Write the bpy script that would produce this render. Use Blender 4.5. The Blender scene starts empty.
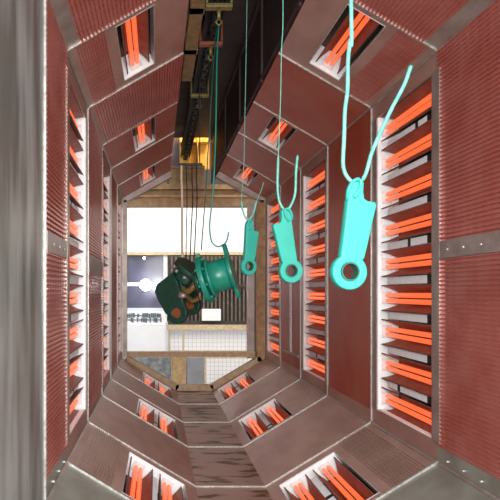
import bpy, bmesh, math, random
from mathutils import Vector, Matrix
random.seed(7)
PI = math.pi
C = bpy.context.scene.collection
U = 0.005          # one drawing unit = 5 mm
K = 2.75           # one depth unit = 2.75 m
EYE = 1.30         # camera height above the lowest floor plate

# ------------------------------------------------------------------ camera
cam_d = bpy.data.cameras.new('camera'); cam = bpy.data.objects.new('camera', cam_d); C.objects.link(cam)
cam.location = (0, 0, EYE); cam.rotation_euler = (PI/2, 0, 0)
cam_d.sensor_width = 36; cam_d.lens = 36*550/500; cam_d.shift_x = 0.186; cam_d.shift_y = 0.084
cam_d.clip_start = 0.02
bpy.context.scene.camera = cam
# ------------------------------------------------------------------ world, lights, exposure
w = bpy.data.worlds.new('world'); bpy.context.scene.world = w; w.use_nodes = True
w.node_tree.nodes['Background'].inputs[0].default_value = (0.85, 0.92, 1.0, 1)
w.node_tree.nodes['Background'].inputs[1].default_value = 0.9
def area(name, loc, target, sx, sy, power, col):
    l = bpy.data.lights.new(name, 'AREA'); l.shape = 'RECTANGLE'; l.size = sx; l.size_y = sy; l.energy = power; l.color = col
    o = bpy.data.objects.new(name, l); C.objects.link(o); o.location = loc
    o.rotation_euler = (Vector(target)-Vector(loc)).to_track_quat('-Z', 'Y').to_euler()
    return o
area('camera_flash', (0.12, -0.05, EYE+0.22), (0.45, 4.0, EYE-0.1), 0.25, 0.2, 44, (0.95, 1.0, 1.0))
area('hall_light_behind', (0.5, -2.2, 2.6), (0.45, 3.0, 1.0), 2.6, 1.8, 68, (1.0, 0.98, 0.93))
area('hall_light_beyond', (0.6, 8.6, 5.2), (0.6, 12.0, 1.2), 5, 1.5, 135, (1.0, 0.97, 0.95))
area('sodium_lamp_above', (1.0, 7.3, 4.6), (0.7, 9.2, 3.3), 0.6, 0.6, 45, (1.0, 0.72, 0.3))
vs = bpy.context.scene.view_settings
vs.view_transform = 'Standard'; vs.look = 'None'; vs.exposure = 0.72; vs.gamma = 1.0; vs.use_curve_mapping = False

# ------------------------------------------------------------------ materials
def mat(name, col, col2=None, metal=0.0, rough=0.5, scale=8.0, stretch=(1,1,1), bump=0.0, bscale=60.0, emis=None, estr=0.0, lo=0.35, hi=0.65):
    m = bpy.data.materials.new(name); m.use_nodes = True
    nt = m.node_tree; b = nt.nodes['Principled BSDF']
    b.inputs['Base Color'].default_value = (*col, 1); b.inputs['Metallic'].default_value = metal; b.inputs['Roughness'].default_value = rough
    tc = nt.nodes.new('ShaderNodeTexCoord'); mp = nt.nodes.new('ShaderNodeMapping'); mp.inputs['Scale'].default_value = stretch
    nt.links.new(tc.outputs['Object'], mp.inputs['Vector'])
    if col2:
        n = nt.nodes.new('ShaderNodeTexNoise'); n.inputs['Scale'].default_value = scale; n.inputs['Detail'].default_value = 5
        r = nt.nodes.new('ShaderNodeValToRGB'); r.color_ramp.elements[0].position = lo; r.color_ramp.elements[1].position = hi
        r.color_ramp.elements[0].color = (*col, 1); r.color_ramp.elements[1].color = (*col2, 1)
        nt.links.new(mp.outputs[0], n.inputs['Vector']); nt.links.new(n.outputs['Fac'], r.inputs['Fac']); nt.links.new(r.outputs['Color'], b.inputs['Base Color'])
    if bump:
        n2 = nt.nodes.new('ShaderNodeTexNoise'); n2.inputs['Scale'].default_value = bscale; n2.inputs['Detail'].default_value = 3
        bp = nt.nodes.new('ShaderNodeBump'); bp.inputs['Strength'].default_value = bump; bp.inputs['Distance'].default_value = 0.01
        nt.links.new(mp.outputs[0], n2.inputs['Vector']); nt.links.new(n2.outputs['Fac'], bp.inputs['Height']); nt.links.new(bp.outputs['Normal'], b.inputs['Normal'])
    if emis:
        b.inputs['Emission Color'].default_value = (*emis, 1); b.inputs['Emission Strength'].default_value = estr
    return m
def add_dimples(m, pitch=0.03):
    """rows of small punched dimples along the ribs"""
    nt = m.node_tree; b = nt.nodes['Principled BSDF']
    tc = nt.nodes.new('ShaderNodeTexCoord'); wv = nt.nodes.new('ShaderNodeTexWave'); wv.bands_direction = 'Y'
    wv.inputs['Scale'].default_value = 0.314/pitch*0.5; wv.inputs['Distortion'].default_value = 0.3
    bp = nt.nodes.new('ShaderNodeBump'); bp.inputs['Strength'].default_value = 0.35; bp.inputs['Distance'].default_value = 0.004
    nt.links.new(tc.outputs['Object'], wv.inputs['Vector']); nt.links.new(wv.outputs['Fac'], bp.inputs['Height']); nt.links.new(bp.outputs['Normal'], b.inputs['Normal'])
M = {}
M['steel'] = mat('warm_brown_sheet_steel', (0.38,0.22,0.18), (0.48,0.30,0.25), 0.35, 0.42, 6, (1,0.5,1), 0.12, 25)  # warm brown steel, with some red heater glow tinted into the base colour
M['redsteel'] = mat('red_brown_sheet_steel', (0.40,0.065,0.030), (0.42,0.12,0.07), 0.25, 0.45, 4, (1,1,0.6), 0.1, 20)  # red of the heater glow strengthened in the base colour itself
M['ribbed'] = mat('ribbed_sheet_steel', (0.54,0.165,0.13), (0.62,0.24,0.20), 0.55, 0.30, 5, (1,1,1), 0, 1)
add_dimples(M['ribbed'])
M['ribbrown'] = mat('brown_ribbed_sheet_steel', (0.42,0.27,0.22), (0.5,0.34,0.28), 0.5, 0.35, 5)
add_dimples(M['ribbrown'])
M['entry'] = mat('grey_streaked_steel', (0.17,0.16,0.14), (0.42,0.415,0.39), 0.45, 0.38, 3.2, (3,3,0.5), 0.08, 15, lo=0.38, hi=0.66)
M['green'] = mat('greenish_grey_steel', (0.24,0.22,0.18), (0.32,0.32,0.27), 0.4, 0.4, 6, (1,1,1), 0.08, 15)
M['galv'] = mat('galvanised_edge', (0.36,0.34,0.31), (0.60,0.58,0.54), 0.45, 0.42, 60)
M['rail'] = mat('grey_brown_rail', (0.30,0.24,0.21), (0.40,0.33,0.30), 0.5, 0.38, 12)
M['white'] = mat('white_end_plate', (0.95,0.96,0.96), (0.86,0.88,0.88), 0.0, 0.5, 30)
M['dark'] = mat('dark_recess', (0.06,0.03,0.025), (0.11,0.05,0.04), 0.2, 0.6, 10)
M['black'] = mat('black_slot', (0.012,0.012,0.012), None, 0, 0.6)
M['refl'] = mat('dark_red_reflector', (0.20,0.075,0.055), (0.27,0.12,0.095), 0.5, 0.5, 14)
M['tube'] = mat('glowing_quartz_tube', (0.25,0.04,0.02), None, 0, 0.3, emis=(1.0,0.15,0.042), estr=0.62)
M['ceramic'] = mat('white_ceramic', (0.80,0.80,0.78), (0.66,0.64,0.62), 0, 0.5, 40)
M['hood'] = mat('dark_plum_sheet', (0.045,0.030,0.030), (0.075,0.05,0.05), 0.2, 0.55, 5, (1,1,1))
M['ochre'] = mat('ochre_painted_steel', (0.50,0.31,0.14), (0.34,0.20,0.09), 0.0, 0.55, 14)
M['yellow'] = mat('yellow_painted_steel', (0.80,0.42,0.05), (0.62,0.30,0.04), 0.0, 0.5, 10)
M['grease'] = mat('greasy_black_steel', (0.012,0.014,0.018), (0.03,0.03,0.03), 0.5, 0.45, 40)
M['teal'] = mat('bright_teal_paint', (0.015,0.235,0.18), (0.018,0.27,0.205), 0.0, 0.6, 10)
M['wire'] = mat('teal_coated_wire', (0.06,0.24,0.195), (0.13,0.33,0.27), 0.1, 0.45, 60)
M['thinwire'] = mat('grey_green_wire', (0.20,0.26,0.24), (0.26,0.32,0.30), 0.3, 0.5, 60)
M['spool'] = mat('teal_green_casting', (0.008,0.20,0.135), (0.012,0.26,0.18), 0.0, 0.33, 20)
M['dkgreen'] = mat('dark_green_casting', (0.006,0.055,0.038), (0.009,0.085,0.06), 0.0, 0.4, 30)
M['bronze'] = mat('bronze_cap', (0.42,0.30,0.10), (0.25,0.22,0.08), 0.4, 0.45, 60)
M['rust'] = mat('rusty_bore', (0.42,0.14,0.05), (0.25,0.08,0.03), 0.2, 0.6, 60)
M['strap'] = mat('beige_strap', (0.75,0.62,0.5), (0.6,0.5,0.4), 0, 0.8, 60)
M['wpaint'] = mat('white_wall_paint', (0.85,0.82,0.80), (0.80,0.77,0.75), 0, 0.7, 3)
M['brownwall'] = mat('dark_brown_wall', (0.035,0.025,0.02), (0.055,0.038,0.03), 0, 0.7, 3)
M['glass'] = mat('dark_violet_glass', (0.05,0.045,0.075), (0.085,0.08,0.125), 0.0, 0.12, 2)
M['frame'] = mat('pale_window_frame', (0.62,0.63,0.66), None, 0, 0.5)
M['beige'] = mat('beige_painted_steel', (0.62,0.48,0.29), (0.46,0.34,0.20), 0, 0.55, 20)
M['mottled'] = mat('mottled_grey_crate', (0.14,0.14,0.14), (0.34,0.34,0.33), 0, 0.7, 12)
M['greybox'] = mat('light_grey_cabinet', (0.30,0.30,0.32), (0.36,0.36,0.38), 0.1, 0.5, 6)
M['concrete'] = mat('hall_concrete', (0.22,0.21,0.19), (0.30,0.28,0.26), 0, 0.7, 2)
M['lampglow'] = mat('lamp_glow', (1,1,1), None, 0, 0.4, emis=(0.95,0.97,1.0), estr=14)  # emission for the added glare balls at the far window
M['slat'] = mat('dark_brown_slat', (0.085,0.06,0.045), (0.15,0.12,0.09), 0, 0.6, 9)
M['wirethin'] = mat('fence_wire', (0.60,0.54,0.54), None, 0.3, 0.5)
# floor gutter plate: brown steel with long rust and oil stains
def gutter():
    m = mat('stained_gutter_plate', (0.33,0.235,0.205), None, 0.35, 0.42); nt = m.node_tree; b = nt.nodes['Principled BSDF']
    tc = nt.nodes.new('ShaderNodeTexCoord'); mp = nt.nodes.new('ShaderNodeMapping'); mp.inputs['Scale'].default_value = (1.0,3.2,1)
    n = nt.nodes.new('ShaderNodeTexNoise'); n.inputs['Scale'].default_value = 3.4; n.inputs['Detail'].default_value = 3.0
    r = nt.nodes.new('ShaderNodeValToRGB'); e = r.color_ramp.elements
    e[0].position = 0.53; e[0].color = (0.36,0.22,0.18,1); e[1].position = 0.61; e[1].color = (0.06,0.022,0.01,1)
    e2 = e.new(0.565); e2.color = (0.26,0.13,0.05,1)
    nt.links.new(tc.outputs['Object'], mp.inputs['Vector']); nt.links.new(mp.outputs[0], n.inputs['Vector'])
    nt.links.new(n.outputs['Fac'], r.inputs['Fac']); nt.links.new(r.outputs['Color'], b.inputs['Base Color'])
    return m
M['gutter'] = gutter()

# ------------------------------------------------------------------ helpers
def W(X, D, Z): return Vector((X*U, D*K, EYE+Z*U))            # tunnel units -> world
def at(px, py, D): return W((px-157)*D, D, (292-py)*D)          # a sight line followed to a depth
def hexa(bm, P, mi=0):
    v = [bm.verts.new(p) for p in P]
    for f in ((0,1,2,3),(7,6,5,4),(0,4,5,1),(1,5,6,2),(2,6,7,3),(3,7,4,0)):
        bm.faces.new([v[i] for i in f]).material_index = mi
def box(bm, lo, hi, mi=0):
    x0,y0,z0 = lo; x1,y1,z1 = hi
    hexa(bm, [(x0,y0,z0),(x1,y0,z0),(x1,y1,z0),(x0,y1,z0),(x0,y0,z1),(x1,y0,z1),(x1,y1,z1),(x0,y1,z1)], mi)
def cyl(bm, p, q, r, r2=None, seg=16, mi=0, cap=True):
    p = Vector(p); q = Vector(q); r2 = r if r2 is None else r2
    d = (q-p).normalized(); a = d.orthogonal().normalized(); b = d.cross(a)
    A = [bm.verts.new(p+(a*math.cos(t)+b*math.sin(t))*r) for t in [2*PI*i/seg for i in range(seg)]]
    B = [bm.verts.new(q+(a*math.cos(t)+b*math.sin(t))*r2) for t in [2*PI*i/seg for i in range(seg)]]
    for i in range(seg):
        f = bm.faces.new((A[i],A[(i+1)%seg],B[(i+1)%seg],B[i])); f.material_index = mi; f.smooth = True
    if cap:
        bm.faces.new(A[::-1]).material_index = mi; bm.faces.new(B).material_index = mi
def sweep(bm, pts, rads, seg=8, mi=0):
    pts = [Vector(p) for p in pts]; n = len(pts); rings = []
    e = pts[-1]-pts[0]; up = Vector((1,0,0)) if abs(e.y) > 0.8*e.length else Vector((0,1,0))
    for i,p in enumerate(pts):
        d = (pts[min(i+1,n-1)]-pts[max(i-1,0)]).normalized()
        a = up.cross(d); a = a.normalized() if a.length > 1e-4 else d.orthogonal().normalized(); b = d.cross(a)
        rr = rads[i] if isinstance(rads,(list,tuple)) else rads
        rings.append([bm.verts.new(p+(a*math.cos(t)+b*math.sin(t))*rr) for t in [2*PI*k/seg for k in range(seg)]])
    for i in range(n-1):
        for k in range(seg):
            f = bm.faces.new((rings[i][k],rings[i][(k+1)%seg],rings[i+1][(k+1)%seg],rings[i+1][k])); f.smooth = True; f.material_index = mi
    bm.faces.new(rings[0][::-1]); bm.faces.new(rings[-1])
def smooth_path(pts, sub=6):
    pts = [Vector(p) for p in pts]; out = []
    for i in range(len(pts)-1):
        p0 = pts[max(i-1,0)]; p1 = pts[i]; p2 = pts[i+1]; p3 = pts[min(i+2,len(pts)-1)]
        for k in range(sub):
            t = k/sub
            out.append(0.5*((2*p1)+(p2-p0)*t+(2*p0-5*p1+4*p2-p3)*t*t+(3*p1-p0-3*p2+p3)*t**3))
    out.append(pts[-1]); return out
def obj(name, bm, mats, parent=None, bevel=0):
    bmesh.ops.recalc_face_normals(bm, faces=bm.faces)
    me = bpy.data.meshes.new(name); bm.to_mesh(me); bm.free()
    for m in (mats if isinstance(mats,(list,tuple)) else [mats]): me.materials.append(m)
    o = bpy.data.objects.new(name, me); C.objects.link(o)
    if parent: o.parent = parent
    if bevel:
        md = o.modifiers.new('bevel','BEVEL'); md.width = bevel; md.segments = 2; md.limit_method = 'ANGLE'
    return o
def plate(name, loops, thick, m, parent=None, bevel=0.0):
    """flat plate with holes, outline in local X/Z, thickness along local Y"""
    cu = bpy.data.curves.new(name,'CURVE'); cu.dimensions = '2D'; cu.fill_mode = 'BOTH'; cu.extrude = max(thick/2-bevel,1e-4); cu.bevel_depth = bevel; cu.bevel_resolution = 1; cu.offset = -bevel
    for L in loops:
        s = cu.splines.new('POLY'); s.points.add(len(L)-1); s.use_cyclic_u = True
        for i,(x,z) in enumerate(L): s.points[i].co = (x,z,0,1)
    t = bpy.data.objects.new('t', cu); C.objects.link(t)
    bpy.context.view_layer.update()
    me = bpy.data.meshes.new_from_object(t.evaluated_get(bpy.context.evaluated_depsgraph_get()))
    bpy.data.objects.remove(t); bpy.data.curves.remove(cu)
    me.transform(Matrix.Rotation(PI/2,4,'X')); me.name = name
    me.materials.clear(); me.materials.append(m)
    o = bpy.data.objects.new(name, me); C.objects.link(o)
    if parent: o.parent = parent
    return o
def circ(cx, cz, r, a0=0, a1=2*PI, n=28, full=True):
    return [(cx+r*math.cos(a0+(a1-a0)*i/(n if full else n-1)), cz+r*math.sin(a0+(a1-a0)*i/(n if full else n-1))) for i in range(n)]
def tag(o, label=None, cat=None, group=None, kind=None):
    if label: o['label'] = label
    if cat: o['category'] = cat
    if group: o['group'] = group
    if kind: o['kind'] = kind
    return o
def empty(name, loc=(0,0,0), rot=(0,0,0)):
    o = bpy.data.objects.new(name, None); C.objects.link(o); o.location = loc; o.rotation_euler = rot; o.empty_display_size = 0.05; return o
def B(): return bmesh.new()

# ------------------------------------------------------------------ tunnel cross-section (octagon)
XL, XR, ZB, ZT = -91, 281, -170, 241
SEG = {   # name: (start, end) going outward edge -> inward edge; normals face the tunnel's middle
 'wl': ((XL,ZB),(XL,ZT)), 'wr': ((XR,ZB),(XR,ZT)),
 'ul': ((XL,ZT),(34,313)), 'ur': ((XR,ZT),(159,313)),
 'll': ((XL,ZB),(51,-255)), 'lr': ((XR,ZB),(142,-255)),
 'fl': ((51,-255),(142,-255)),
 'hl': ((34,313),(34,455)), 'hr': ((159,313),(159,455)), 'hc': ((34,455),(159,455)) }
def frame(s):
    a,b = SEG[s]; d = Vector((b[0]-a[0], b[1]-a[1])); L = d.length; d /= L
    n = Vector((-d.y, d.x)); mid = Vector(((a[0]+b[0])/2,(a[1]+b[1])/2)); ctr = Vector((95, 380 if s[0]=='h' else 30))
    if n.dot(ctr-mid) < 0: n = -n
    return Vector(a), d, n, L
def pt(s, t, h, D):
    a,d,n,L = frame(s); p = a+d*t+n*h; return W(p.x, D, p.y)
def slab(bm, s, t0, t1, h0, h1, D0, D1, mi=0):
    hexa(bm, [pt(s,t0,h0,D0),pt(s,t1,h0,D0),pt(s,t1,h0,D1),pt(s,t0,h0,D1),pt(s,t0,h1,D0),pt(s,t1,h1,D0),pt(s,t1,h1,D1),pt(s,t0,h1,D1)], mi)
def ribs(bm, s, t0, t1, D0, D1, pitch=4.2, hh=2.1):
    n = max(1,round((t1-t0)/pitch)); p = (t1-t0)/n; prof = []
    for i in range(n):
        b = t0+i*p
        prof += [(b,0),(b+p*0.45,0),(b+p*0.58,hh),(b+p*0.87,hh)]
    prof += [(t1,0),(t1,-6),(t0,-6)]
    A = [bm.verts.new(pt(s,t,h,D0)) for t,h in prof]; Z = [bm.verts.new(pt(s,t,h,D1)) for t,h in prof]
    m = len(prof)
    for i in range(m): bm.faces.new((A[i],A[(i+1)%m],Z[(i+1)%m],Z[i]))
    bm.faces.new(A); bm.faces.new(Z)
SD = [0.30, 0.81, 1.0, 1.31, 1.645, 1.955, 2.27, 2.58]      # section joints
HEAT = (2, 4, 6)                                             # sections that carry heaters

wall_left = tag(empty('wall_left', W(XL,1.4,ZB)), kind='structure')
wall_right = tag(empty('wall_right', W(XR,1.4,ZB)), kind='structure')
ceiling = tag(empty('ceiling', W(95,1.4,313)), kind='structure')
floor = tag(empty('floor', W(95,1.4,-255)), kind='structure')
ROOT = {'wl':wall_left,'wr':wall_right,'ul':ceiling,'ur':ceiling,'ll':floor,'lr':floor,'fl':floor,'hl':ceiling,'hr':ceiling,'hc':ceiling}
bpy.context.view_layer.update()
def sobj(name, bm, m, s):
    o = obj(name, bm, m); r = ROOT[s]; o.parent = r; o.matrix_parent_inverse = r.matrix_world.inverted(); return o
def sslab(name, m, s, *a):
    b = B(); slab(b, s, *a); return sobj(name, b, m, s)
T = 6   # sheet thickness
def opening(s, i, t0, t1, D0, D1, rows):
    """recess box behind an opening, with white end plates and spacer strips between heaters"""
    b = B(); slab(b, s, t0, t1, -30, -27, D0, D1); slab(b, s, t0-2, t0, -30, -T, D0, D1); slab(b, s, t1, t1+2, -30, -T, D0, D1); sobj('recess_panel', b, M['dark'], s)
    for d0,d1 in ((D0,D0+0.004),(D1-0.004,D1)):
        b = B(); slab(b, s, t0, t1, -27, -0.3, d0, d1); sobj('end_plate', b, M['white'], s)
    for a,c in zip(rows[:-1], rows[1:]):
        m = (a+c)/2; b = B()
        slab(b, s, m-4.4, m+4.4, -8, -6.5, D0+0.03, D1-0.035, 0)
        slab(b, s, m-4.6, m+4.6, -8.2, -6.2, D0+0.028, D0+0.048, 1)
        if random.random() < 0.5:
            q = D0+0.05+random.random()*0.12
            slab(b, s, m-4.5, m+4.5, -8.1, -6.3, q, q+0.012, 1)
        sobj('spacer_strip', b, [M['white'],M['black']], s)
ROWS = [-ZB+205-42.5*i for i in range(9)]   # heater centres on a wall, measured up from its foot
def wall(s):
    L = frame(s)[3]
    for i in range(7):
        D0, D1 = SD[i], SD[i+1]
        if i == 0: sslab('entry_panel', M['entry'], s, 0, L, -T, 0, D0, D1-0.006)
        elif i == 1:
            b = B(); ribs(b, s, 16, 203, D0, D1); sobj('ribbed_panel', b, M['ribbed'], s)
            b = B(); ribs(b, s, 220, L, D0, D1); sobj('ribbed_panel', b, M['ribbed'], s)
            sslab('mid_rail', M['rail'], s, 203, 220, -T, 2.2, D0, D1)
            sslab('foot_strip', M['green'], s, 0, 16, -T, 0, D0, D1)
        elif i in HEAT:
            o0, o1 = D0+0.015, D1-0.032; t0, t1 = 20, 392
            sslab('foot_strip', M['steel'], s, 0, t0, -T, 0, D0, D1); sslab('head_strip', M['steel'], s, t1, L, -T, 0, D0, D1)
            sslab('post', M['rail'], s, t0, t1, -T, 2.4, D0-0.012 if i==2 else D0, o0); sslab('post', M['galv'] if s=='wl' and i==2 else M['rail'], s, t0, t1, -T, 0.6, o1, D1)
            opening(s, i, t0, t1, o0, o1, ROWS)
            b = B(); slab(b, s, t0, t0+1.5, -8, -1, o0, o1); sobj('sill_strip', b, M['white'], s)
        elif s == 'wl' and i == 3:
            b = B(); ribs(b, s, 14, 196, D0, D1); sobj('ribbed_panel', b, M['ribbed'], s)
            b = B(); ribs(b, s, 220, L, D0, D1); sobj('ribbed_panel', b, M['ribbed'], s)
            sslab('mid_rail', M['rail'], s, 196, 220, -T, 2, D0, D1); sslab('foot_strip', M['steel'], s, 0, 14, -T, 0, D0, D1)
        else:
            sslab('blank_panel', M['redsteel'], s, 16, L, -T, 0, D0, D1); sslab('foot_strip', M['steel'], s, 0, 16, -T, 1, D0, D1)
            if i == 5 and s == 'wr':
                sslab('cable_trunking', M['galv'], s, 45, 195, 0, 3, D0+0.13, D0+0.15)
                sslab('door_ledge', M['rail'], s, 40, 45, 0, 3, D0+0.02, D1-0.06)
def diag(s):
    a,d,n,L = frame(s); up = s[0]=='u'
    for i in range(1 if True else 0, 7):
        D0, D1 = SD[i], SD[i+1]
        if i == 1:
            if up:
                sslab('edge_strip', M['rail'], s, 0, 16, -T, 0, D0, D1)
                b = B(); ribs(b, s, 16, L-10, D0, D1); sobj('ribbed_panel', b, M['ribbed'], s)
                sslab('edge_strip', M['steel'], s, L-10, L, -T, 0, D0, D1)
            else: sslab('smooth_panel', M['green'], s, 0, L, -T, 0, D0, D1)
        elif i in HEAT:
            o0, o1 = D0+0.015, D1-0.032
            if up: f0, f1 = 56, 102; rows = [79]
            else: f0, f1 = 64, 148; rows = [85, 127]
            if i == 2:
                sslab('edge_strip', M['steel'], s, 0, 10, -T, 0, D0, D1)
                b = B(); ribs(b, s, 10, f0-12, D0, D1, 3.0, 1.4); sobj('ribbed_panel', b, M['ribbed'] if up else M['ribbrown'], s)
                sslab('smooth_strip', M['steel'], s, f0-12, f0, -T, 0, D0, D1)
            else: sslab('smooth_panel', M['redsteel'] if up else M['steel'], s, 0, f0, -T, 0, D0, D1)
            sslab('smooth_strip', M['steel'] if (not up or i==2) else M['redsteel'], s, f1, L, -T, 0, D0, D1)
            sslab('cross_strip', M['steel'], s, f0, f1, -T, 0, D0, o0); sslab('cross_strip', M['steel'], s, f0, f1, -T, 0, o1, D1)
            opening(s, i, f0, f1, o0, o1, rows)
            b = B()
            for t in (f0, f1-1.2): slab(b, s, t, t+1.2, -8, 0.6, o0, o1)
            sobj('trim_strip', b, M['galv'], s)
        elif i == 3 and s == 'ul':
            b = B(); ribs(b, s, 8, L, D0, D1); sobj('ribbed_panel', b, M['ribbed'], s); sslab('edge_strip', M['steel'], s, 0, 8, -T, 0, D0, D1)
        else:
            sslab('smooth_panel', M['redsteel'] if up else M['steel'], s, 0, L, -T, 0, D0, D1)
for s in ('wl','wr'): wall(s)
for s in ('ul','ur','ll','lr'): diag(s)
for i in range(1,7): sslab('gutter_plate', M['gutter'], 'fl', 0, frame('fl')[3], -T, 0, SD[i], SD[i+1])
# joint flanges round every seam
for i,D in enumerate(SD[1:-1]):
    for s in ('wl','wr','ul','ur','ll','lr','fl'):
        L = frame(s)[3]
        m = M['galv']
        if s in ('wl','wr') and D == 1.0: continue
        if D == 0.81 and s != 'wl': continue
        wd = 0.006 if D == 0.81 else 0.004
        sslab('joint_flange', m, s, 0, L, 0, 1.8 if D==0.81 else 1.8, D-wd, D)
# lengthwise corner angles
for i in range(1,7):
    for s in ('ul','ur','ll','lr'):
        sslab('corner_angle', M['rail'], s, 0, 3, 0, 1.2, SD[i]+0.001, SD[i+1]-0.006)
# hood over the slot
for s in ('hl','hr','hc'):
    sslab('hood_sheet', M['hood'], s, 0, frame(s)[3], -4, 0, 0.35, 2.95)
b = B()
for D in (0.7,1.1,1.5,1.9,2.3,2.7):
    slab(b,'hr',2,140,0,3,D,D+0.02)
slab(b,'hr',6,9,0,4,0.4,2.9); slab(b,'hr',128,134,0,5,0.4,2.9)
sobj('hood_rib', b, M['hood'], 'hr')
# bolts on the near foot strip and entry edge
b = B()
for D in (0.86,0.91,0.96):
    for s in ('wl','wr'):
        for t in (7, 211): 
            p = pt(s,t,0,D); q = pt(s,t,3.2,D); cyl(b, p, q, 0.006, seg=8)
sobj('bolt_head', b, M['galv'], 'wr')

# ------------------------------------------------------------------ infrared heaters
LEN = 0.263*K
def make_heater():
    r = empty('infrared_heater')
    b = B(); y0, y1 = 0.05, LEN-0.085
    prof = [(-24,4),(-18,8),(-9,12.6),(-3,14.6),(-1.5,14.6),(-1.5,15.6)]
    for sgn in (-1,1):
        # each flared wing: its outer lip stops short of the ends
        for j in range(len(prof)-1):
            (xa,za),(xb,zb) = prof[j],prof[j+1]
            ca = -max(0,(za-8))*0.008+0.03; cb = -max(0,(zb-8))*0.008+0.03
            P = [(xa*U,y0+ca,sgn*za*U),(xb*U,y0+cb,sgn*zb*U),(xb*U,y1-cb,sgn*zb*U),(xa*U,y1-ca,sgn*za*U)]
            Q = [(x-0.0004, y, z+sgn*0.003) for x,y,z in P]
            hexa(b, P+Q)
    box(b, (-24.6*U,y0,-4.5*U),(-24*U,y1,4.5*U))
    obj('reflector', b, M['refl'], r)
    for sgn in (-1,1):
        b = B(); z = sgn*3.7*U; x = -11*U; R = 2.8*U
        pts = [(x,0.015,z*0.75),(x,0.03,z*0.85),(x,0.055,z),(x,LEN*0.5,z),(x,LEN-0.055,z),(x,LEN-0.03,z*0.85),(x,LEN-0.015,z*0.75)]
        sweep(b, pts, [R*.5,R*.8,R,R,R,R*.8,R*.5], 12); obj('tube', b, M['tube'], r)
    for y in (0.002, LEN-0.020):
        b = B(); box(b, (-18*U,y,-8*U),(-5*U,y+0.018,8*U)); box(b, (-23*U,y,-3*U),(-18*U,y+0.018,3*U)); obj('ceramic_holder', b, M['ceramic'], r, 0.003)
    return r
def dup(root):
    r = root.copy(); C.objects.link(r)
    for ch in root.children:
        c = ch.copy(); C.objects.link(c); c.parent = r
    return r
proto = make_heater(); bpy.context.view_layer.update(); first = True
rowname = ['topmost','second from top','third from top','fourth from top','middle','fourth from bottom','third from bottom','second from bottom','lowest']
bankname = {2:'nearest',4:'middle',6:'farthest'}
def put_heater(s, t, i, label, group):
    global first
    o = proto if first else dup(proto); first = False
    a,d,n,L = frame(s); p = a+d*t
    o.location = W(p.x, SD[i]+0.016, p.y); o.rotation_euler = (0, math.atan2(-n.y, n.x), 0)
    tag(o, label, 'heater', group)
for s,side in (('wr','right'),('wl','left')):
    for i in HEAT:
        for k,t in enumerate(ROWS):
            put_heater(s, t, i, f'glowing orange twin-tube heater, {rowname[k]} in the {bankname[i]} {side} wall bank', f'infrared heaters in the {bankname[i]} {side} wall bank')
for s,side in (('ur','right'),('ul','left')):
    for i in HEAT: put_heater(s, 79, i, f'single glowing twin-tube heater recessed in the {bankname[i]} sloping ceiling panel, {side} side', 'infrared heaters in the sloping ceiling')
for s,side in (('lr','right'),('ll','left')):
    for i in HEAT:
        for t,w_ in ((85,'outer one, toward the wall'),(127,'inner one, toward the stained floor strip')):
            put_heater(s, t, i, f'glowing heater in the {bankname[i]} {side} floor slope, {w_}', 'infrared heaters in the sloping floor')

# ------------------------------------------------------------------ overhead conveyor
RX = 86
b = B()
box(b, W(RX-13,0.3,418), W(RX+13,3.3,421)); box(b, W(RX-13,0.3,441), W(RX+13,3.3,444)); box(b, W(RX-2,0.3,421), W(RX+2,3.3,441))
for sx in (-1,1): box(b, W(RX+sx*13-1,0.3,412), W(RX+sx*13+1,3.3,420))
tr = obj('conveyor_track', b, M['grease']); tag(tr, 'greasy black overhead conveyor track running along the dark ceiling slot', 'track')
b = B(); D = 0.32; k = 0
while D < 3.25:
    c = W(RX, D, 406); h = 0.062
    if k%2==0: 
        for sx in (-0.022,0.016): box(b, (c.x+sx, c.y-h, c.z-0.012),(c.x+sx+0.006, c.y+h, c.z+0.012))
    else: box(b, (c.x-0.014, c.y-h, c.z-0.014),(c.x+0.014, c.y+h, c.z+0.014))
    cyl(b, (c.x-0.03,c.y+h*0.75,c.z),(c.x+0.03,c.y+h*0.75,c.z),0.009,seg=8)
    D += 0.104/K; k += 1
ch = obj('conveyor_chain', b, M['grease']); tag(ch, 'black drive chain hanging under the overhead conveyor track', 'chain')
def trolley(D, label, mi):
    r = empty('conveyor_trolley', W(RX,D,400)); tag(r, label, 'trolley', 'trolleys on the overhead conveyor')
    b = B()
    for sx in (-1,1):
        box(b, (sx*0.085-0.008,-0.03,0.0),(sx*0.085+0.008,0.03,0.16)); 
    box(b, (-0.093,-0.03,-0.03),(0.093,0.03,-0.005)); obj('bracket', b, mi, r, 0.003)
    for sx in (-1,1):
        b = B(); cyl(b, (sx*0.025,0,0.135),(sx*0.075,0,0.135),0.028,seg=16); obj('wheel', b, M['grease'], r)
    b = B(); cyl(b, (0,0,-0.03),(0,0,-0.10),0.014,seg=10); sweep(b, [(0,0,-0.10),(0.022,0,-0.125),(0,0,-0.15),(-0.022,0,-0.125),(0,0,-0.10)], 0.007, 8); obj('hook', b, M['bronze'], r)
for D,l in ((0.493,'trolley above the largest cyan link'),(0.73,'trolley above the second cyan link'),(0.99,'trolley above the smallest cyan link'),(1.22,'red-brown empty conveyor trolley, near one under the slot roof'),(1.39,'conveyor trolley above the green flanged spool'),(1.60,'red-brown empty conveyor trolley just past the spool'),(2.02,'conveyor trolley carrying the dark green clevis')):
    trolley(D, l, M['redsteel'] if 'empty' in l else M['bronze'])
b = B(); box(b, W(48,0.35,411), W(68,1.95,414)); box(b, W(48,0.35,440), W(68,1.95,443)); box(b, W(56,0.35,414), W(60,1.95,440))
for D in (0.6,1.0,1.45,1.7): box(b, W(48,D,411), W(70,D+0.03,443))
tag(obj('support_beam', b, M['ochre']), 'ochre steel beam beside the conveyor track in the ceiling slot', 'beam')

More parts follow.
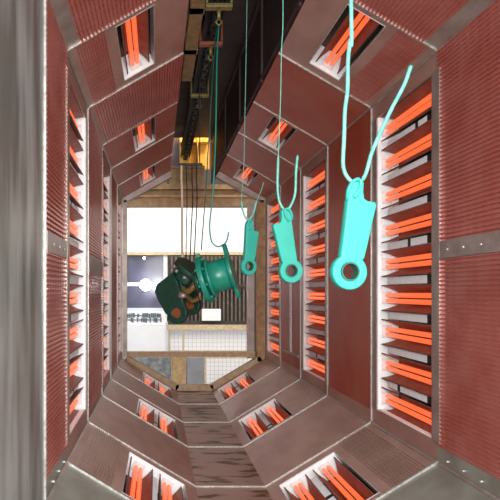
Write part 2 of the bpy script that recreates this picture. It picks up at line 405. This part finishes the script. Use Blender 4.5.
# ------------------------------------------------------------------ hanging wires and castings
def wire(name, D, pix, r, label, m, top=None, cat='wire', group='wire hooks hanging from the conveyor', sub=6, yo=0.0):
    pts = [at(x,y,D) for x,y in pix]
    if top: pts = [W(top[0],D,top[1])]+pts
    P = smooth_path(pts, sub); P = [p+Vector((0,yo,0)) for p in P]
    n = len(P)
    rr = r if not isinstance(r,tuple) else [ (r[0] if p.z > r[2] else r[1]) for p in P ]
    b = B(); sweep(b, P, rr, 8); o = obj(name, b, m); tag(o, label, cat, group); return o
D1, D2, D3, D4 = 0.4926, 0.73, 0.99, 1.39
wire('hanging_wire', D1, [(351,0),(350,40),(348,60),(347.5,90),(345,110),(344,140),(343,162),(345,173),(351,181),(357,182.5),(363,179),(367,170),(371,155),(377,140),(384,125),(392,108),(399,95),(405,83),(411,66)], 0.0050, 'thick cyan wire bent into a hook, holding the largest link', M['wire'], top=(RX+4,372))
wire('hanging_wire', D2, [(283,0),(281.5,50),(280.5,100),(279,140),(277.5,180),(278.5,198),(282,207),(286,210),(290,207),(295,194),(296,172),(297.6,155)], (0.0018,0.0050,EYE+100*U), 'cyan wire bent into a hook, holding the second-largest link', M['wire'], top=(RX+4,372))
wire('hanging_wire', D3, [(247,0),(246,60),(244.4,140),(243.6,170),(241.6,200),(243.5,213),(248,220),(253,214),(257,200),(261,191),(263.6,182)], (0.0016,0.0048,EYE+90*U), 'thin green wire bent into a hook, holding the smallest link', M['wire'], top=(RX+4,372))
wire('hanging_wire', D4, [(217,60),(215.5,140),(213,192),(210,220),(210,233),(212,242),(217,246.5),(223,245),(227,240),(228.5,232)], 0.0055, 'dark green wire hook through the lug of the flanged spool', M['spool'], top=(RX,371))
wire('hanging_wire', D4, [(214,60),(209,140),(206,190),(203,230),(201.5,250)], 0.0042, 'thin dark wire going down to the left flange of the spool', M['dkgreen'], top=(RX-2,371), yo=0.02)
def link(D, top, tilt, yaw, label, flip):
    """flat eye link: tab on top, offset bar, ring with a bore at the bottom"""
    r = empty('eye_link', at(top[0],top[1],D), (0, 0, 0)); tag(r, label, 'link', 'teal painted eye links')
    u = U; f = flip
    out = []
    out += [(-3.4,-10.5),(-3.3,-8.5),(-3.6,-4),(-2.8,-0.2),(-1,1.5),(1.6,1.6),(3.3,0.2),(3.6,-4),(4.6,-7.4),(6.6,-8.3),(10.2,-8.2),(11.2,-9.8)]
    out += [(10.6,-16),(9.6,-30),(8.9,-36.6)]
    ang0, ang1 = math.radians(52), math.radians(-232)
    cx, cz, R = 2.8, -44, 8.7
    out += circ(cx, cz, R, ang0, ang1, 30, False)
    out += [(-2.9,-35.8),(-2.9,-30),(-3.2,-16)]
    hole = circ(cx, cz+0.2, 4.5, n=24); eye = circ(0.6,-1.3,1.35,n=12)
    S = lambda L: [(f*x*u, z*u) for x,z in L]
    o = plate('link_body', [S(out), S(hole)], 0.026, M['teal'], r, 0.003)
    b = B()   # bush lining the bore
    n = 28; R1, R2 = 4.6*u, 3.9*u; X0, Z0 = f*cx*u, (cz+0.2)*u
    rows = []
    for (R_,y) in ((R1,-0.015),(R1,0.015),(R2,0.015),(R2,-0.015)):
        rows.append([b.verts.new((X0+R_*math.cos(2*PI*i/n), y, Z0+R_*math.sin(2*PI*i/n))) for i in range(n)])
    for j in range(4):
        for i in range(n): b.faces.new((rows[j][i],rows[j][(i+1)%n],rows[(j+1)%4][(i+1)%n],rows[(j+1)%4][i])).smooth = False
    e = obj('bush', b, M['dkgreen'], r); e['label'] = 'dark steel bush in the ring'
    b = B(); sweep(b, smooth_path([(f*-2.6*u,0.0,-9*u),(f*-4.0*u,-0.012,-5*u),(f*-2.6*u,-0.018,-0.4*u),(f*0.6*u,-0.018,1.2*u),(f*1.2*u,-0.018,-3*u),(f*-0.8*u,-0.015,-8*u)],4), 0.0045, 8); obj('tie_loop', b, M['teal'], r)
    r.rotation_euler = (0, tilt, yaw)
    return r
link(D1, (355.5,183), math.radians(8.5), math.radians(4), 'large bright cyan link with a ring at the bottom, nearest of the hanging links', 1)
link(D2, (284.5,211), math.radians(-9.6), math.radians(9), 'teal link hanging tilted between the largest and the smallest link', -1)
link(D3, (249,222), math.radians(5), math.radians(25), 'smallest of the three cyan links, hanging straight beside the green spool', 1)

# flanged spool: axis rises to the right
def lathe(bm, prof, seg=40, mi=0):
    rings = []
    for x,r in prof: rings.append([bm.verts.new((x, r*math.cos(2*PI*k/seg), r*math.sin(2*PI*k/seg))) for k in range(seg)])
    for j in range(len(prof)-1):
        for k in range(seg):
            f = bm.faces.new((rings[j][k],rings[j][(k+1)%seg],rings[j+1][(k+1)%seg],rings[j+1][k])); f.material_index = mi; f.smooth = abs(prof[j][0]-prof[j+1][0]) > 0.002 and abs(prof[j][1]-prof[j+1][1]) < 0.002
    bm.faces.new(rings[0][::-1]); bm.faces.new(rings[-1])
sp = empty('flanged_spool', at(218,276,D4), (0, math.radians(-16), math.radians(-15)))
tag(sp, 'teal green flanged spool casting hanging right of the dark clevis', 'casting')
b = B(); lathe(b, [(-0.075,0.105),(-0.07,0.112),(0.085,0.112),(0.09,0.10)]); obj('barrel', b, M['spool'], sp)
b = B(); lathe(b, [(-0.115,0.158),(-0.110,0.166),(-0.080,0.166),(-0.075,0.158)]); obj('flange', b, M['spool'], sp, 0.002)
b = B(); lathe(b, [(-0.062,0.13),(-0.060,0.137),(-0.042,0.137),(-0.040,0.13)]); obj('collar', b, M['spool'], sp)
# right flange: oval ear plate with a lug at top and bottom
def ear(x, parent):
    L = []
    for i in range(48):
        a = 2*PI*i/48; rr = 0.125
        cx, cz = rr*math.cos(a), rr*math.sin(a)
        L.append((cx, cz))
    out = [(0.032,0.20),(-0.032,0.20),(-0.045,0.13)] + [(0.128*math.cos(t),0.128*math.sin(t)) for t in [math.radians(115+ i*13) for i in range(11)]] + [(-0.045,-0.14),(-0.036,-0.185),(0.036,-0.185),(0.045,-0.14)] + [(0.128*math.cos(t),0.128*math.sin(t)) for t in [math.radians(-65+ i*13) for i in range(11)]] + [(0.045,0.13)]
    o = plate('ear_flange', [out, circ(0,0.175,0.012,n=12)], 0.026, M['spool'], parent, 0.003)
    o.rotation_euler = (0,0,PI/2); o.location = (x,0,0); return o
ear(0.10, sp)
for k in range(8):
    b = B(); a = 2*PI*k/8+0.3; cyl(b, (-0.075,0.145*math.cos(a),0.145*math.sin(a)),(-0.062,0.145*math.cos(a),0.145*math.sin(a)),0.011,seg=6); obj('bolt', b, M['spool'], sp); b = B()
    cyl(b, (-0.128,0.145*math.cos(a),0.145*math.sin(a)),(-0.115,0.145*math.cos(a),0.145*math.sin(a)),0.011,seg=6); obj('bolt', b, M['spool'], sp)
b = B(); box(b, (-0.108,-0.02,0.155),(-0.082,0.02,0.19)); obj('lug', b, M['spool'], sp, 0.004)
b = B(); lathe(b, [(-0.17,0.06),(-0.165,0.075),(-0.115,0.075)]); obj('shaft_end', b, M['dkgreen'], sp)

# dark clevis fork, farther down the tunnel
DC = 1.85
cl = empty('clevis_fork', at(180,297,DC), (0, math.radians(-27), math.radians(-33)))
tag(cl, 'dark green clevis casting with a rusty bored lug, left of the teal spool', 'casting')
u2 = U*DC
def lugplate(y, parent, dz=0):
    out = [(-7,18),(14,20),(14,8),(10.8,-12)] + circ(0,-17,11,math.radians(18),math.radians(-196),22,False) + [(-11.8,-12),(-13.5,4),(-13.0,13)]
    S = lambda L: [((x)*u2,(z+dz)*u2) for x,z in L]
    o = plate('lug_plate', [S(out), S(circ(0,-17,4.8,n=20))], 0.05, M['dkgreen'], parent, 0.006); o.location = (0,y,0)
    b = B(); 
    cyl(b, (0,y-0.02,(-17+dz)*u2),(0,y+0.02,(-17+dz)*u2),4.85*u2,seg=20); p = obj('bore_plug', b, M['rust'], parent); p['label'] = 'rusty orange bore'
lugplate(-0.16, cl); lugplate(0.14, cl, 8)
b = B(); box(b, (-8*u2,-0.135,4*u2),(15*u2,0.115,17*u2)); obj('bridge_block', b, M['dkgreen'], cl, 0.01)
b = B()
cyl(b, (14*u2,-0.02,12*u2),(22*u2,-0.02,16*u2),15*u2,13.5*u2,seg=28); cyl(b, (22*u2,-0.02,16*u2),(27*u2,-0.02,18*u2),18*u2,seg=28)
obj('round_flange', b, M['dkgreen'], cl, 0.004)
for k in range(9):
    b = B(); a = 2*PI*k/9; c = Vector((21*u2,-0.02,15.5*u2)); dx = Vector((0.89,0,0.45)); e1 = Vector((0,1,0)); e2 = Vector((-0.45,0,0.89))
    p = c+(e1*math.cos(a)+e2*math.sin(a))*16*u2; cyl(b, p-dx*0.03, p+dx*0.0, 0.016, seg=6); obj('bolt', b, M['galv'], cl)
b = B()
cyl(b, (12*u2,-0.19,-4*u2),(17*u2,-0.19,-7*u2),3.5*u2,2*u2,seg=14)
obj('pin_cap', b, M['galv'], cl)
b = B(); sweep(b, smooth_path([(12*u2,-0.1,4*u2),(18*u2,-0.14,-3*u2),(25*u2,-0.14,-2*u2),(29*u2,-0.1,4*u2)],5), 3.0*u2, 10); sweep(b, smooth_path([(10*u2,-0.05,-2*u2),(16*u2,-0.1,-12*u2),(24*u2,-0.1,-13*u2)],5), 2.4*u2, 10)
e = obj('pipe_elbow', b, M['bronze'], cl); e['label'] = 'bronze coloured pipe elbows'
b = B(); box(b, W(40,DC-0.004,234), W(84,DC+0.004,238)); box(b, W(78,DC-0.003,238), W(80,DC+0.003,412)); tag(obj('spreader_bar', b, M['grease']), 'black spreader bar under the conveyor carrying the clevis slings', 'bar')
for (x0,x1,y1,r,mm,lab) in ((181.5,182.5,262,0.011,'strap','wide beige sling holding the dark clevis, leftmost of its slings'),
                     (186.5,186,268,0.0045,'grease','thin black sling just right of the beige one'),
                     (192,190,270,0.0055,'grease','dark curved sling in the middle of the clevis slings'),
                     (196.5,194,272,0.0055,'grease','rightmost dark sling of the dark clevis')):
    wire('lifting_sling', DC, [(x0,180),(x0+0.6,200),((x0+x1)/2,235),(x1,y1)], r, lab, M[mm], top=((x0-157)*DC,234), cat='sling', group='slings of the dark clevis', yo=-0.0)

# ------------------------------------------------------------------ tunnel mouth frame
def bar(bm, p, q, w_, d_):
    """box beam between two points in the X/Z plane of the mouth"""
    p = Vector(p); q = Vector(q); d = (q-p).normalized(); n = Vector((0,1,0)).cross(d).normalized()*w_; y = Vector((0,d_,0))
    hexa(bm, [p-n, p+n, p+n+y, p-n+y, q-n, q+n, q+n+y, q-n+y])
mf = tag(empty('mouth_frame', W(95,2.6,-255)), 'beige and brown steel frame around the far mouth of the tunnel', 'frame')
bpy.context.view_layer.update()
def fobj(name, b, m, r=mf):
    o = obj(name, b, m); o.parent = r; o.matrix_parent_inverse = r.matrix_world.inverted(); return o
DM = 2.59
def ring_pts():
    k = 6
    return {'bl':(XL+8,ZB-4),'l':(XL+8,ZT+4),'tl':(34,313-k)}
b = B(); bar(b, W(-82,DM,-176), W(53,DM,-252), 0.055, 0.1); fobj('sill_beam', b, M['beige'])
b = B(); bar(b, W(48,DM,-252), W(146,DM,-252), 0.055, 0.1); fobj('sill_beam', b, M['beige'])
b = B(); bar(b, W(142,DM,-252), W(272,DM,-176), 0.055, 0.1); fobj('sill_beam', b, M['beige'])
b = B(); bar(b, W(-84,DM,-180), W(-84,DM,238), 0.03, 0.1); fobj('post', b, M['rail'])
b = B(); bar(b, W(270,DM,-180), W(270,DM,238), 0.05, 0.1); fobj('post', b, M['ochre'])
b = B(); bar(b, W(249,DM+0.06,-176), W(249,DM+0.06,238), 0.045, 0.08); fobj('inner_post', b, M['rail'])
b = B(); bar(b, W(-88,DM,238), W(36,DM,306), 0.04, 0.1); fobj('head_beam', b, M['rail'])
b = B(); bar(b, W(157,DM,306), W(278,DM,238), 0.04, 0.1); fobj('head_beam', b, M['rail'])
b = B(); box(b, W(-100,2.78,238), W(275,2.83,262)); box(b, W(-100,2.76,262), W(275,2.85,268)); box(b, W(-100,2.76,284), W(275,2.85,297)); box(b, W(-100,2.80,268), W(275,2.81,284))
tag(obj('cross_beam', b, M['ochre']), 'ochre beam across the top of the far tunnel mouth', 'beam')
b = B(); box(b, W(8,2.99,300), W(142,3.03,368)); box(b, W(8,2.97,368), W(142,3.04,376)); box(b, W(60,2.97,295), W(100,2.99,330))
tag(obj('ochre_gusset', b, M['ochre']), 'ochre gusset plate above the cross beam', 'beam')
b = B(); box(b, W(70,3.06,376), W(160,3.08,485)); box(b, W(70,3.0,450), W(155,3.1,458)); 
for x in (92,120): box(b, W(x,2.99,382), W(x+3,3.1,483))
tag(obj('crane_beam_end', b, M['yellow']), 'bright yellow steel girder end beyond the ceiling slot', 'girder')
b = B(); box(b, W(10,3.12,376), W(74,3.14,520)); tag(obj('trim_1', b, M['hood']), kind='structure')  # dark plate added to hide the overlit grey back wall behind it
b = B(); box(b, W(-91,2.60,-169), W(255,2.64,-156)); fobj('guard_rail', b, M['beige'])

# ------------------------------------------------------------------ hall beyond
def pbox(bm, x0, y0, x1, y1, D, th=0.05, mi=0):
    p = at(x0,y1,D); q = at(x1,y0,D); box(bm, (p.x, p.y, p.z), (q.x, p.y+th, q.z), mi)
DW = 4.4
b = B(); box(b, (-6, DW*K+0.06, -0.7), (8, DW*K+0.26, 6)); tag(obj('wall_back', b, M['brownwall']), kind='structure')
b = B(); box(b, (-6, 8.3, 6), (8, DW*K+0.3, 6.15)); tag(obj('ceiling', b, M['brownwall']), kind='structure')
b = B(); box(b, (-8, -8, -0.8), (8, DW*K+0.26, -0.7)); tag(obj('floor', b, M['concrete']), kind='structure')
b = B(); pbox(b, 112, 200, 252, 252, DW-0.05, 0.06); pbox(b, 112, 252, 252, 255, DW-0.07, 0.1, 1)
tag(obj('wall_panel', b, [M['wpaint'],M['beige']]), 'large white panel on the back wall above the window', 'panel')
wn = tag(empty('window_1', at(145,310,DW-0.05)), kind='structure')
bpy.context.view_layer.update()
b = B(); pbox(b, 112, 256, 168, 311, DW-0.03, 0.02); fobj('pane', b, M['glass'], wn)
b = B(); pbox(b, 112,282.5,165,286,DW-0.05,0.06); pbox(b,163.5,255,167.5,311,DW-0.05,0.06); pbox(b,112,308,167,311,DW-0.05,0.06); fobj('window_frame', b, M['frame'], wn)
b = B(); pbox(b, 112, 311, 167, 325, DW-0.05, 0.06, 0)
for r_ in range(2):
    x = 125.5
    while x < 161:
        wq = random.uniform(0.7,1.7); y = 313.5+r_*4.6
        k = random.random()
        if k < 0.8: pbox(b, x, y+random.uniform(-0.6,0.3), x+wq+0.5, y+random.uniform(3.6,4.5), DW-0.055, 0.01, 1)
        if k > 0.35: pbox(b, x-0.3, y+random.uniform(0.4,3), x+2.4, y+random.uniform(3.3,3.9), DW-0.056, 0.01, 1) if False else pbox(b, x-0.3, y+1.3, x+2.2, y+2.2, DW-0.056, 0.01, 1)
        x += wq+random.uniform(0.5,1.2)
tag(obj('notice_board', b, [M['wpaint'],mat('dark_blue_grey_marks',(0.10,0.12,0.14))]), 'white board with two rows of dark blurred marks under the window', 'board')
b = B(); pbox(b, 112, 325.5, 166, 352, DW-0.08, 0.1, 0); pbox(b,166,322,168,354,DW-0.1,0.1,1)
tag(obj('white_partition', b, [M['wpaint'],M['frame']]), 'plain white partition below the board with dark marks', 'partition')
lm = empty('hall_lamp', at(145.5,285,DW-0.12)); tag(lm, 'dazzling round white lamp in front of the window', 'lamp')  # glowing ball added to imitate the flash glare on the window glass
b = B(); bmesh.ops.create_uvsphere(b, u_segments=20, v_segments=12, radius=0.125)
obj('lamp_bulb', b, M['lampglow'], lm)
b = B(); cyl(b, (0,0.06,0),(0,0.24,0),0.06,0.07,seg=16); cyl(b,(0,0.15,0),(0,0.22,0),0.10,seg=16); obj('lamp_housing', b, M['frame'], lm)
lm = empty('hall_lamp', at(144,258,DW-0.12)); tag(lm, 'tiny white lamp just above the dazzling round lamp', 'lamp')  # smaller glowing ball, added for the little highlight on the glass
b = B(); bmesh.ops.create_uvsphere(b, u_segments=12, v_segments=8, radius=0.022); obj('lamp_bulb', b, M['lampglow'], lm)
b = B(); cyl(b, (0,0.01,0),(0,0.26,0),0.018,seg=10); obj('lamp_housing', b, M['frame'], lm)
# rack
rk = empty('storage_rack', at(205,326,DW-0.1)); tag(rk, 'dark brown slatted rack behind the green castings', 'rack'); bpy.context.view_layer.update()
b = B()
for x in range(171,248,4): pbox(b, x, 256, x+1.6, 322, DW-0.12, 0.04)
fobj('slat', b, M['slat'], rk)
b = B(); pbox(b,168,285,250,287,DW-0.14,0.06); pbox(b,168,321,250,325,DW-0.14,0.08); fobj('shelf_rail', b, M['brownwall'], rk)
b = B(); pbox(b, 202, 309, 221, 320.9, DW-0.17, 0.12); tag(obj('white_box', b, M['wpaint'], None, 0.01), 'small white box on the dark slatted rack under the spool', 'box')
tag(fobj('back_panel', (lambda bb: (pbox(bb,168,256,250,322,DW-0.07,0.03), bb)[1])(B()), M['brownwall'], rk))
b = B(); pbox(b,167,325,250,329.5,3.9,0.1); tag(obj('hall_beam', b, M['beige']), 'tan horizontal beam above the wire mesh fence', 'beam')
# wire mesh fences before a white wall
b = B(); pbox(b, 167, 329, 252, 392, DW-0.06, 0.05); tag(obj('white_screen', b, M['wpaint']), 'white sheet wall seen through the wire mesh', 'panel')
def fence(x0,y0,x1,y1,label,D=3.6):
    f = empty('mesh_fence', at((x0+x1)/2,y1,D)); tag(f, label, 'fence', 'wire mesh guard fences'); bpy.context.view_layer.update()
    b = B(); x = x0
    while x <= x1: pbox(b, x, y0, x+0.45, y1, D, 0.008); x += 4.1
    y = y0
    while y <= y1: pbox(b, x0, y, x1, y+0.4, D-0.002, 0.008); y += 4.1
    fobj('wire_grid', b, M['wirethin'], f)
    b = B(); pbox(b,x0-1,y0-0.6,x1,y0+0.4,D-0.01,0.04); pbox(b,x0-1,y1-0.4,x1,y1+0.6,D-0.01,0.04)
    pbox(b,x0-1.6,y0,x0,y1,D-0.01,0.04); fobj('fence_frame', b, M['beige'], f)
fence(170,330,182,351,'narrow wire mesh panel left of the wide one, above the rail')
fence(184,330,251,351,'wide wire mesh panel above the low beige rail')
fence(206,358,251,391,'wire mesh panel below the low beige rail')
b = B(); pbox(b,126,357,171.5,400,3.7,0.5); tag(obj('grey_crate', b, M['mottled'], None, 0.01), 'mottled grey crate standing left under the low rail', 'crate')
b = B(); pbox(b,172,353,186,406,3.5,0.25); tag(obj('brown_pillar', b, M['ochre'], None, 0.01), 'short brown pillar between the grey crate and the grey cabinet', 'pillar')
b = B(); pbox(b,187,357,205,400,3.7,0.4); tag(obj('grey_cabinet', b, M['greybox'], None, 0.01), 'light grey cabinet right of the brown pillar', 'cabinet')
